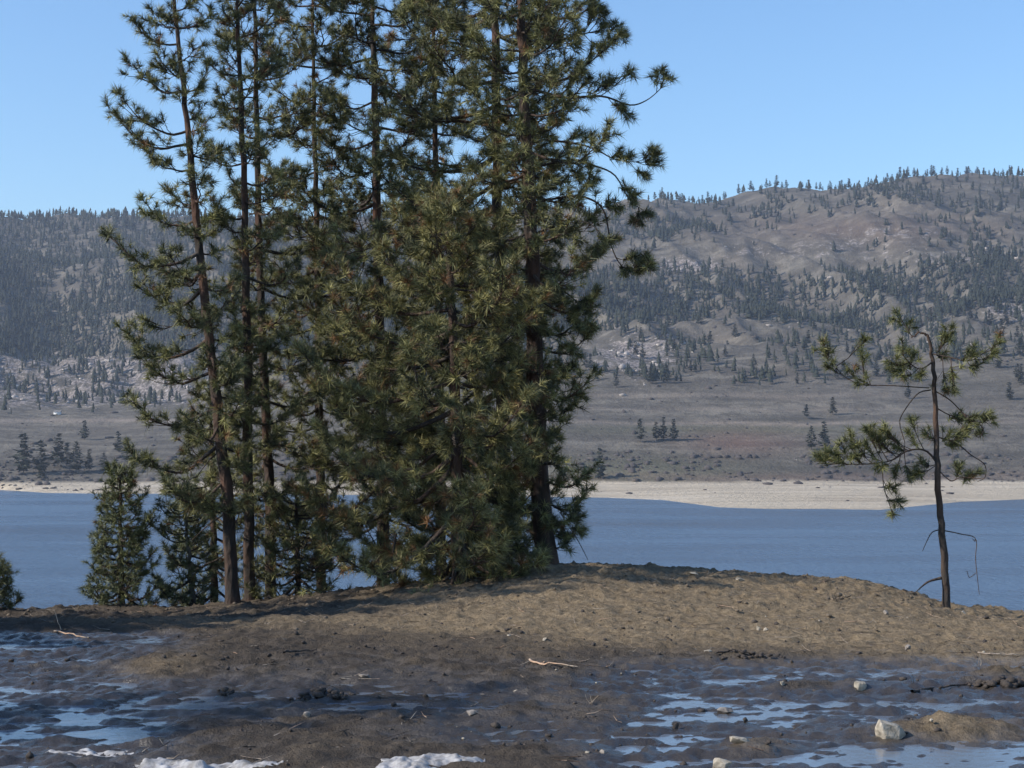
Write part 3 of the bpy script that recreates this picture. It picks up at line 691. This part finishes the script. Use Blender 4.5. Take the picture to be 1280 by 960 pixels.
pineF = make_pine('tallest dark pine at the right of the clump with limbs hanging out over the lake', 23.8,
    [(684, 716), (672, 560), (667, 400), (664, 300), (656, 150), (652, 0), (650, -120), (648, -330)], .14, .018,
    [(-330, 630, 668), (-100, 580, 740), (0, 570, 760), (60, 570, 760), (110, 570, 785), (200, 590, 775), (260, 590, 770), (330, 600, 755), (400, 600, 735), (470, 600, 740), (560, 600, 738), (650, 570, 722), (705, 590, 715)],
    96, 1.9, .04, y_range=(-310, 705), group=GP, lift=(.35, -.12), maxdepth=1.9, seclen=.6, tmul=1.05,
    explicit=[(Z2((690, 190), (760, 160), (860, 155), (950, 130), (1060, 115)), Z2((880, 170), (960, 60), (1000, 100), (1050, 90), (1080, 130), (960, 25), (900, 120), (990, 160), (1000, 40)), .3, .026),
              (Z2((700, 350), (850, 390), (1000, 385), (1110, 420), (1180, 400), (1240, 350)), Z2((900, 290), (1020, 350), (1240, 340), (1100, 305), (1060, 430), (1090, 460), (940, 330), (1215, 320), (1000, 340), (880, 330)), -.4, .024),
              (Z2((720, 670), (880, 640), (960, 660), (1050, 700), (1110, 800), (1165, 840)), Z2((960, 700), (1130, 780), (1170, 840), (1100, 750), (900, 690), (860, 600), (1150, 860)), .4, .022),
              (Z2((780, 560), (900, 575), (980, 600), (1060, 640), (1180, 650)), Z2((1050, 635), (1080, 645), (1180, 630), (1200, 670), (1160, 700), (1190, 650), (900, 540), (940, 560)), -.3, .02),
              (Z2((730, 810), (880, 785), (960, 800), (1010, 850), (1040, 990), (1080, 1065), (1130, 1085)), Z2((1110, 1030), (1150, 1040), (1140, 1075), (1185, 1060), (1180, 1030), (1090, 1070), (1050, 830), (880, 820)), .2, .022),
              (Z2((730, 940), (800, 900), (870, 880), (960, 900), (1030, 980)), Z2((900, 960), (1000, 970), (970, 1000), (1030, 960), (840, 930)), -.3, .018),
              (Z2((735, 1130), (820, 1150), (880, 1190), (920, 1240), (950, 1300)), Z2((930, 1200), (940, 1250), (950, 1310), (890, 1240), (930, 1290), (850, 1200)), .2, .017),
              ([(700, 640), (722, 675), (735, 700)], [(718, 650), (722, 662)], 0, .01)])
pineI = make_pine('pine mostly hidden behind the reddish trunk, closing the middle of the clump', 28.0,
    [(402, 745), (400, 560), (396, 300), (392, 100), (388, -150)], .08, .012,
    [(-150, 370, 410), (-40, 340, 440), (40, 325, 460), (150, 330, 450), (300, 325, 460), (450, 325, 470), (600, 330, 470), (700, 345, 460)],
    78, 1.6, .1, y_range=(-140, 690), group=GP, lift=(.45, -.1), maxdepth=1.6)
pineJ = make_pine('dark pine behind the thick-trunked one, seen only between its limbs', 28.5,
    [(552, 735), (550, 500), (546, 250), (542, 50), (538, -220)], .09, .012,
    [(-220, 520, 560), (-60, 480, 610), (40, 460, 630), (200, 478, 620), (350, 460, 640), (500, 450, 640), (690, 460, 640)],
    78, 1.6, .1, y_range=(-200, 690), group=GP, lift=(.45, -.1), maxdepth=1.6)
pineK = make_pine('low wide pine behind the leaning trunk, filling the screen down to the bank', 27.0,
    [(268, 755), (266, 600), (262, 470)], .06, .012,
    [(470, 250, 275), (540, 225, 310), (620, 205, 330), (700, 195, 345), (750, 195, 350)],
    34, 1.4, .04, y_range=(480, 745), group=GP, lift=(.45, -.1), maxdepth=1.4)
pineG = make_pine('bushy lower pine in front of the clump with olive and rust needles down low', 23.0,
    [(575, 735), (572, 600), (566, 420), (560, 300), (558, 235)], .10, .015,
    [(235, 545, 575), (280, 505, 625), (330, 455, 650), (400, 400, 665), (480, 378, 670), (560, 372, 668), (640, 395, 672), (690, 470, 690), (712, 490, 690)],
    62, 2.0, .15, y_range=(245, 712), group=GP, lift=(.4, -.28), seclen=.5, per=44, maxdepth=1.7, tmul=1.12,
    colors=((.31, .28, .105), (.055, .064, .032)),
    explicit=[([(640, 682), (612, 685), (582, 697)], [], -.9, .022), ([(495, 668), (488, 700), (462, 738)], [], -.3, .02), ([(488, 700), (470, 708), (455, 716)], [], -.3, .012)])
sap = make_pine('short bushy sapling pine, left one of the pair at the foot of the leaning pine', 24.3, [(152, 765), (151, 680), (150, 583)], .05, .01,
    [(583, 145, 155), (620, 128, 178), (660, 122, 190), (700, 108, 198), (755, 102, 205)], 50, 1.9, .03, group='young pines at the edge of the bank', lift=(.5, -.05), seclen=.36, per=34, tmul=.72, y_range=(590, 752), colors=((.2, .205, .08), (.075, .09, .045)))
sap2 = make_pine('sparser sapling pine with pale stem, right one of the pair beside the leaning pine', 24.8, [(242, 765), (236, 690), (228, 600)], .045, .01,
    [(600, 215, 240), (640, 195, 262), (690, 190, 275), (755, 185, 285)], 40, 1.15, .03, group='young pines at the edge of the bank', lift=(.5, -.05), seclen=.36, per=34, tmul=.75, y_range=(605, 752), barkm='greybark', colors=((.17, .185, .08), (.07, .085, .045)))
sap3 = make_pine('small bushy pine cut off by the left border of the picture', 23.8, [(-12, 775), (-12, 740), (-13, 700)], .04, .01,
    [(700, -20, -2), (730, -38, 12), (765, -55, 28)], 26, 2.0, .03, group='young pines at the edge of the bank', lift=(.5, -.05), seclen=.34, per=28, tmul=.75, y_range=(706, 762))
sap4 = make_pine('low leafy young pine between the reddish trunk and the lake gap', 24.6, [(372, 752), (372, 700), (370, 610)], .05, .01,
    [(610, 355, 385), (660, 322, 425), (745, 305, 452)], 44, 1.25, .1, group='young pines at the edge of the bank', lift=(.5, -.05), seclen=.38, per=28, tmul=.8, y_range=(615, 740))
def Z7(*p): return [(980 + x / 2.4, 380 + y / 2.4) for x, y in p]
pineH = make_pine('small lone pine at right with a hooked top and crooked limbs against the lake', 22.6,
    Z7((487, 915), (480, 760), (470, 640), (462, 540), (458, 440), (455, 330), (450, 230), (445, 160), (438, 112), (425, 92), (405, 87), (383, 102)), .045, .010, [(400, 1, 2), (500, 1, 2)], 0, brown=.03, name='pine_tree', barkm='branch',
    colors=((.17, .17, .06), (.07, .08, .035)), tmul=.92, per=44,
    explicit=[(Z7((450, 170), (410, 195), (375, 175), (352, 145)), Z7((350, 140), (370, 180), (340, 200), (362, 215), (385, 150), (330, 180), (400, 210)), -.2, .012),
      (Z7((385, 100), (370, 75), (348, 40)), Z7((348, 42), (372, 70)), 0, .006),
      (Z7((435, 252), (330, 245), (230, 240), (170, 208), (140, 155)), Z7((135, 150), (150, 190), (215, 200), (240, 170), (240, 120), (238, 232), (130, 135)), .2, .009),
      (Z7((447, 150), (500, 160), (560, 170), (620, 130)), Z7((490, 95), (478, 150), (540, 160), (570, 185), (600, 160), (620, 125), (500, 205), (500, 250), (480, 110), (560, 150), (480, 230)), -.2, .011),
      (Z7((440, 258), (400, 270), (355, 330), (348, 365), (362, 430), (322, 470)), [], 0, .011),
      (Z7((455, 262), (500, 290), (550, 340), (598, 372), (585, 400), (572, 390)), Z7((565, 335), (602, 345), (592, 385), (555, 350)), -.2, .011),
      (Z7((455, 310), (490, 330), (530, 345)), Z7((520, 340), (545, 345)), .2, .01),
      (Z7((462, 480), (425, 440), (372, 440), (320, 470), (250, 480), (180, 480), (100, 478)), Z7((98, 470), (130, 452), (160, 430), (190, 410), (200, 462), (240, 440), (260, 400), (300, 388), (320, 400), (300, 430), (340, 432), (380, 358), (378, 405), (240, 388), (280, 480), (330, 492), (362, 505), (400, 505), (420, 480), (215, 435), (150, 470), (110, 455), (280, 410)), -.5, .016),
      (Z7((295, 478), (298, 540), (312, 590), (332, 640)), Z7((315, 550), (325, 590), (332, 628)), 0, .008),
      (Z7((465, 400), (520, 420), (560, 452), (602, 482), (603, 520), (580, 533)), Z7((490, 400), (522, 400), (440, 400), (540, 390), (505, 420)), .2, .010),
      (Z7((465, 500), (500, 530), (530, 520), (562, 522), (600, 525)), Z7((520, 500), (542, 520), (562, 515)), -.2, .010),
      (Z7((462, 678), (440, 690), (415, 742)), [], .1, .010), (Z7((482, 680), (530, 690), (575, 705), (575, 770), (586, 872)), [], -.1, .010),
      (Z7((575, 808), (556, 820), (549, 800)), [], -.1, .005), (Z7((574, 705), (572, 712), (566, 704)), [], -.1, .006),
      (Z7((472, 822), (430, 835), (392, 868)), [], -.2, .024)])
# pines just outside the left border whose shade falls across the yard
def dup(root, loc, rz, s, label, group):
    r = root.copy(); col.objects.link(r); r.location = loc; r.rotation_euler = (0, 0, rz); r.scale = (s,) * 3; r['label'] = label; r['group'] = group
    for ch in list(root.children):
        c = ch.copy(); col.objects.link(c); c.parent = r
    return r
for i, (src, x, y, rz, s_, wh) in enumerate(((pineG, -10.4, 18.6, 3, 1.0, 'full crowned and closest to the bank crest'), (pineC, -12.4, 19.9, 2, .9, 'slender, behind the one closest to the crest'), (pineG, -11.0, 16.6, 2, .95, 'full crowned, first of the row by the bank edge'), (pineD, -13.4, 17.6, 1, .95, 'slender, second of the row by the bank edge'), (pineG, -15.4, 17.6, 4, 1.1, 'full crowned, third of the row by the bank edge'),
        (pineE, -17.5, 16.4, 3, .8, 'thick trunked, last of the row by the bank edge'), (pineG, -13.0, 15.2, 5, .9, 'full crowned, between the bank row and the puddle row'), (pineG, -9.6, 11.0, .5, .72, 'short and bushy, beside the lower puddles'), (pineG, -12.2, 10.4, 2.5, .9, 'bushy and taller, beside the lower puddles'), (pineD, -14.6, 9.2, 2.2, .8, 'slender, left of the bushy ones'))):
    dup(src, (x, y, float(ground_z(x, y)[0]) - .1), rz, s_, 'pine beyond the left border, ' + wh, 'pines beyond the left border')

# ------------------------------------------------------------------ stones, snow, sticks on the ground
import bmesh
def hull_mesh(name, n, sx, sy, sz, mat, seed):
    g = np.random.default_rng(seed); bm = bmesh.new()
    p = g.normal(0, 1, (n, 3)); p /= np.linalg.norm(p, axis=1)[:, None]; p *= g.uniform(.8, 1.05, (n, 1)); p = np.sign(p) * np.abs(p) ** .72; p[:, 0] += .25 * p[:, 2]; p *= g.uniform(.8, 1.1, (n, 1)) * np.array([sx, sy, sz]) / 2
    for q in p: bm.verts.new(q)
    r = bmesh.ops.convex_hull(bm, input=bm.verts); bmesh.ops.delete(bm, geom=[v for v in bm.verts if not v.link_faces], context='VERTS')
    bmesh.ops.bevel(bm, geom=list(bm.edges), offset=min(sx, sz) * .03, segments=1, affect='EDGES')
    me = bpy.data.meshes.new(name); bm.to_mesh(me); bm.free(); me.materials.append(mat); return me
def on_ground(x, y):
    """walk the view ray to the ground"""
    a, b = ray(x, y)
    for D in np.arange(9.3, 26, .04):
        if EYE + b * D <= float(ground_z(a * D, D)[0]): return a * D, D, EYE + b * D
    return a * 23, 23, float(ground_z(a * 23, 23.)[0])
stones = [ # x, base y, w px, h px, mat, label
 (1113, 924, 38, 21, 'palerock', 'largest pale angular rock, set in the low mud mound at lower right'),
 (1077, 864, 20, 13, 'palerock', 'squarish pale stone between puddles, behind the largest pale rock'),
 (927, 932, 30, 10, 'palerock', 'flat pale stone on a mud bar at lower right of centre'),
 (903, 962, 26, 14, 'palerock', 'pale stone cut by the bottom edge of the picture'),
 (589, 895, 18, 7, 'greyrock', 'small light grey stone on bare wet mud right of centre'),
 (456, 848, 20, 5, 'greyrock', 'flat light stone on mud behind the dark wet band'),
 (383, 897, 12, 9, 'greyrock', 'whitish pebble at the edge of the dark wet band, left of centre'),
 (948, 788, 8, 5, 'palerock', 'tiny white stone on the tan bank, left one of a close pair'),
 (957, 789, 7, 4, 'palerock', 'tiny white stone on the tan bank, right one of a close pair'),
 (868, 720, 14, 5, 'palerock', 'pale stone on the very crest of the bank'),
 (926, 727, 16, 5, 'palerock', 'flat pale stone just below the crest of the bank'),
 (1206, 768, 9, 5, 'palerock', 'pale stone below the foot of the hooked pine'),
 (1108, 768, 8, 5, 'greyrock', 'small stone on the bank left of the hooked pine'),
 (681, 801, 8, 4, 'palerock', 'small pale stone at the foot of the bank, above the pale stick'),
 (978, 858, 9, 6, 'palerock', 'small white pebble at a puddle edge left of the squarish stone'),
 (1165, 905, 7, 6, 'palerock', 'small pale stone on top of the low mud mound'),
 (644, 867, 8, 4, 'palerock', 'small pebble in the dark mud below the pale stick'),
 (845, 912, 10, 8, 'clod', 'round black stone at a puddle edge right of centre'),
 (884, 815, 13, 6, 'palerock', 'stone at the muddy foot of the bank beside dark clods'),
 (735, 945, 9, 6, 'palerock', 'small stone near the bottom edge right of the snow'),
 (755, 944, 12, 6, 'greyrock', 'dull stone near the bottom edge right of the snow'),
 (1135, 812, 9, 5, 'greyrock', 'small stone in mud at the right foot of the bank'),
 (907, 892, 22, 7, 'greyrock', 'low brown stone in the puddles above the flat pale stone'),
]
for i, (x, y, w_, h, m, lab) in enumerate(stones):
    X, D, Z = on_ground(x, y); k = D / PXF; o = obj('stone', hull_mesh('stone', 20 if w_ > 15 else 13, w_ * k, w_ * k * .8, h * k * 1.5, M[m], 40 + i))
    o.location = (X, D + w_ * k * .3, Z + h * k * .38); o.rotation_euler = (rng.uniform(-.2, .2), rng.uniform(-.2, .2), rng.uniform(0, 6))
    tag(o, lab, 'stone', 'stones on the yard and bank')
# clod heaps
def heap(name, lab, x, y, wpx, hpx, n, mat, seed):
    X, D, Z = on_ground(x, y); k = D / PXF; g = np.random.default_rng(seed); a = Acc()
    for i in range(n):
        u = g.uniform(-1, 1); q = g.uniform(-1, 1) * .12; s = hpx * k * g.uniform(.2, .5) * (1 - .5 * abs(u))
        v = ico * (1 + g.uniform(-.3, .3, (12, 1))) * s * np.array([1.3, 1.1, .8]); gz = float(ground_z(X + u * wpx * k / 2, D + q)[0])
        a.add(v + np.array([X + u * wpx * k / 2, D + q, gz + s * .4 + hpx * k * .35 * (1 - u * u) * g.uniform(0, 1)]), icof)
    me = a.mesh(name, M[mat], False); c = np.array([X, D, Z])
    me.transform(__import__('mathutils').Matrix.Translation(-Vector(c))); o = obj(name, me, None, tuple(c)); tag(o, lab, 'clods', kind='stuff')
heap('clod_heap', 'black heap of wet mud clods in the dark band left of centre', 402, 870, 78, 12, 46, 'clod', 1)
heap('clod_heap', 'dark rubble of clods running to the right border between puddle and bank', 1252, 856, 74, 14, 55, 'clod', 2)
heap('clod_heap', 'row of dark clods at the foot of the bank right of centre', 940, 818, 90, 8, 40, 'clod', 3)
heap('clod_heap', 'single knob of black clods on the wet mud at left', 281, 868, 20, 9, 10, 'clod', 4)
heap('clod_heap', 'clumps of dry soil and roots near the crest of the bank at right', 1048, 750, 30, 9, 16, 'drysoil', 5)
heap('clod_heap', 'dark clods along the crest beside the stub of the hooked pine', 1140, 742, 22, 6, 10, 'clod', 6)
# loose clods and gravel
nG = 16000; g9 = np.random.default_rng(9); GXr = g9.uniform(-8.5, 8.5, nG); GYr = 23.6 - 14 * g9.uniform(0, 1, nG) ** 1.2
gzr, pud_, gpx, gpy = ground_z(GXr, GYr); keep = g9.uniform(0, 1, nG) < (.25 + .75 * sst(-.1, .3, fbm(GXr, GYr, .8, 3, 77))) * (1 - .85 * pud_)
GXr, GYr, gzr = GXr[keep], GYr[keep], gzr[keep]; gs = g9.exponential(.0065, len(GXr)).clip(.004, .03)
half = g9.uniform(0, 1, len(GXr)); drymask = (GYr > 17.5) & (half < .6); pm = (half > .97)
for nm, mk, mt in (('loose_clods', ~drymask & ~pm & ((GYr < 18) | (half > .86)), 'clod'), ('loose_soil_crumbs', drymask, 'drysoil'), ('gravel', pm, 'palerock')):
    scatter_merge(nm, RV, GXr[mk], GYr[mk], gzr[mk] + gs[mk] * .3, gs[mk] * (1 if nm != 'gravel' else .9), gs[mk] * 1.3, M[mt], 0, 6)
# dead twigs, bark flakes and grass stalks on the soil
nT = 1500; TXr = g9.uniform(-8.5, 8.5, nT); TYr = 23.4 - 13 * g9.uniform(0, 1, nT) ** 1.4; tz_, tp_, _, _ = ground_z(TXr, TYr); kp = tp_ < .5
for nm, lo, hi, mt in (('fallen_twigs', 0, .6, 'branch'), ('dry_grass_stalks', .6, 1, 'deadwood')):
    a = Acc(); q = g9.uniform(0, 1, nT)
    for i in np.nonzero(kp & (q >= lo) & (q < hi))[0]:
        th = g9.uniform(0, 6.28); L_ = g9.exponential(.05) + .025; up = .012 if mt == 'branch' else g9.uniform(.0, .05); d = np.array([math.cos(th), math.sin(th), 0]) * L_
        p0 = np.array([TXr[i], TYr[i], tz_[i] + .006]); a.add(*tube([p0 - d, p0 + np.array([0, 0, .008]) + d * .1, p0 + d + np.array([0, 0, up])], [.0035, .003, .0015], 3))
    tag(obj(nm, a.mesh(nm, M[mt], False)), kind='stuff')
# snow remnants
def snow(lab, x, y, wpx, hpx, seed, depth=.5):
    X, D, Z = on_ground(x, y); wpx *= 1.15; k = D / PXF; nx, ny = 110, 26; W2 = wpx * k / 2
    u = np.linspace(-1, 1, nx); v = np.linspace(-1, 1, ny); U, Vv = np.meshgrid(u, v)
    edge = .92 + .18 * vn(U * 2.2 + seed, Vv * 1.2, seed); rr = np.sqrt(U ** 2 + Vv ** 2) / edge
    xx = X + U * W2; yy = D + Vv * depth / 2 * (1 + .3 * vn(U * 2.5, seed + 0 * U, 3)); gz = ground_z(xx, yy)[0]
    th_ = 1 - rr ** 2.2; zz = gz + np.where(th_ > 0, hpx * k * .3 * np.clip(th_, 0, 1) ** .6 * (.8 + .3 * vn(U * 5, Vv * 3, seed + 2) + .12 * vn(U * 19, Vv * 8, seed + 4)), -.06)
    me = mesh_np('snow_patch', np.stack([xx - X, yy - D, zz - Z], -1).reshape(-1, 3), grid_faces(ny, nx), M['snow'], True)
    tag(obj('snow_patch', me, None, (X, D, Z)), lab, 'snow', 'snow remnants at the bottom of the picture')
snow('rounded white snow remnant at the bottom edge left of centre of the mud', 540, 951, 115, 12, 3, .4)
snow('dirty white snow remnant cut by the bottom edge, left of the rounded one', 505, 957, 80, 10, 5, .35)
snow('long thin snow streak along the bottom edge at left', 250, 957, 190, 7, 7, .28)
snow('thin faint snow streak in the mud above the long one at left', 110, 943, 100, 2.5, 9, .16)
# sticks
def stick(lab, pl, r, mat='deadwood', lift=.02):
    a = Acc(); q0 = None
    for k, line in enumerate(pl):
        pts = []
        for (x, y, *hh) in line:
            if hh and k: 
                base = pts0; D = base[1]; p = P(x, y, D); pts.append((p.x, p.y, p.z))
            else:
                X, D, Z = on_ground(x, y); pts.append((X, D, Z + lift)); 
        if k == 0: pts0 = pts[0]
        pts = np.array(pts)
        if q0 is None: q0 = pts[0].copy()
        c = curve(pts - q0, 10); c[1:-1] += rng.normal(0, r * .5, (8, 3)); a.add(*tube(c, np.linspace(r, r * .4, 10) * (1 if k == 0 else .7), 6, .12))
    o = obj('stick', a.mesh('stick', M[mat]), None, tuple(q0)); tag(o, lab, 'stick', 'sticks lying on the mud')
stick('pale forked stick on the mud right of centre', [[(662, 827), (676, 832), (692, 832), (722, 836)], [(676, 832), (684, 829)]], .011)
stick('bleached bent branch in the shade at left, one twig standing up', [[(68, 791), (82, 793), (96, 797), (111, 799)], [(68, 791), (76, 787, 1), (73, 778, 1), (68, 764, 1)]], .011)
stick('long thin pale stick at the foot of the bank at the right border', [[(1222, 818), (1250, 820), (1275, 821)]], .008)
stick('dark thin branch lying across the puddles to the clod rubble at right', [[(1140, 867), (1165, 864), (1190, 860), (1212, 856)]], .014, 'branch')
stick('short dark stick on the dry mud at left of centre', [[(355, 818), (375, 816), (396, 815)]], .012, 'branch')
stick('thin dark stick beside the right-hand puddles', [[(895, 818), (918, 816), (942, 818)]], .011, 'branch')
# upright weeds
def weed(lab, x, y, hpx, n, seed):
    X, D, Z = on_ground(x, y); k = D / PXF; g = np.random.default_rng(seed); a = Acc()
    for i in range(n):
        d = np.array([g.normal(0, .45), g.normal(0, .3), 1.]); L_ = hpx * k * g.uniform(.5, 1); p1 = d * L_ * .5; p2 = d * L_ + np.array([g.normal(0, .1) * L_, 0, 0])
        b = np.array([g.normal(0, .02), g.normal(0, .02), 0]); a.add(*tube([b, b + p1, b + p2], [.003, .0025, .0015], 3))
    tag(obj('dry_weed', a.mesh('dry_weed', M['deadwood' if seed % 2 else 'branch']), None, (X, D, Z)), lab, 'weed', 'dry weeds on yard and bank')
weed('thin dark upright stem in the puddle right of the squarish stone', 1137, 856, 16, 2, 2)
weed('dry weed in mud below the pale stick', 738, 880, 14, 4, 3)
weed('dark spiky weed on the bank right of centre', 1046, 752, 14, 9, 4)
weed('second dark weed tuft on the bank, left of the spiky one', 996, 748, 10, 7, 6)
weed('dry weed at the foot of the bank at far right', 1226, 832, 16, 4, 7)

# ------------------------------------------------------------------ haze
HZ = dict(x0=-7500, x1=7500, y0=-1500, y1=6500, z0=-700, z1=720)
zmin = min(float(TZ.min()), -120) - 2
v_, f_ = box(HZ['x0'], HZ['x1'], HZ['y0'], HZ['y1'], zmin, max(float(TZ.max()) + 40, 500))
hm = bpy.data.materials.new('haze'); hm.use_nodes = True; ht = hm.node_tree; ht.nodes.clear()
out = ht.nodes.new('ShaderNodeOutputMaterial'); pv = ht.nodes.new('ShaderNodeVolumePrincipled')
pv.inputs['Color'].default_value = (.74, .84, 1, 1); pv.inputs['Density'].default_value = .000062; pv.inputs['Anisotropy'].default_value = .3
ht.links.new(pv.outputs[0], out.inputs['Volume'])
tag(obj('haze', mesh_np('haze', v_, f_, hm)), kind='stuff')
print("extent", TX.min(), TX.max(), TD.max(), TZ.min(), TZ.max(), GZ.min())
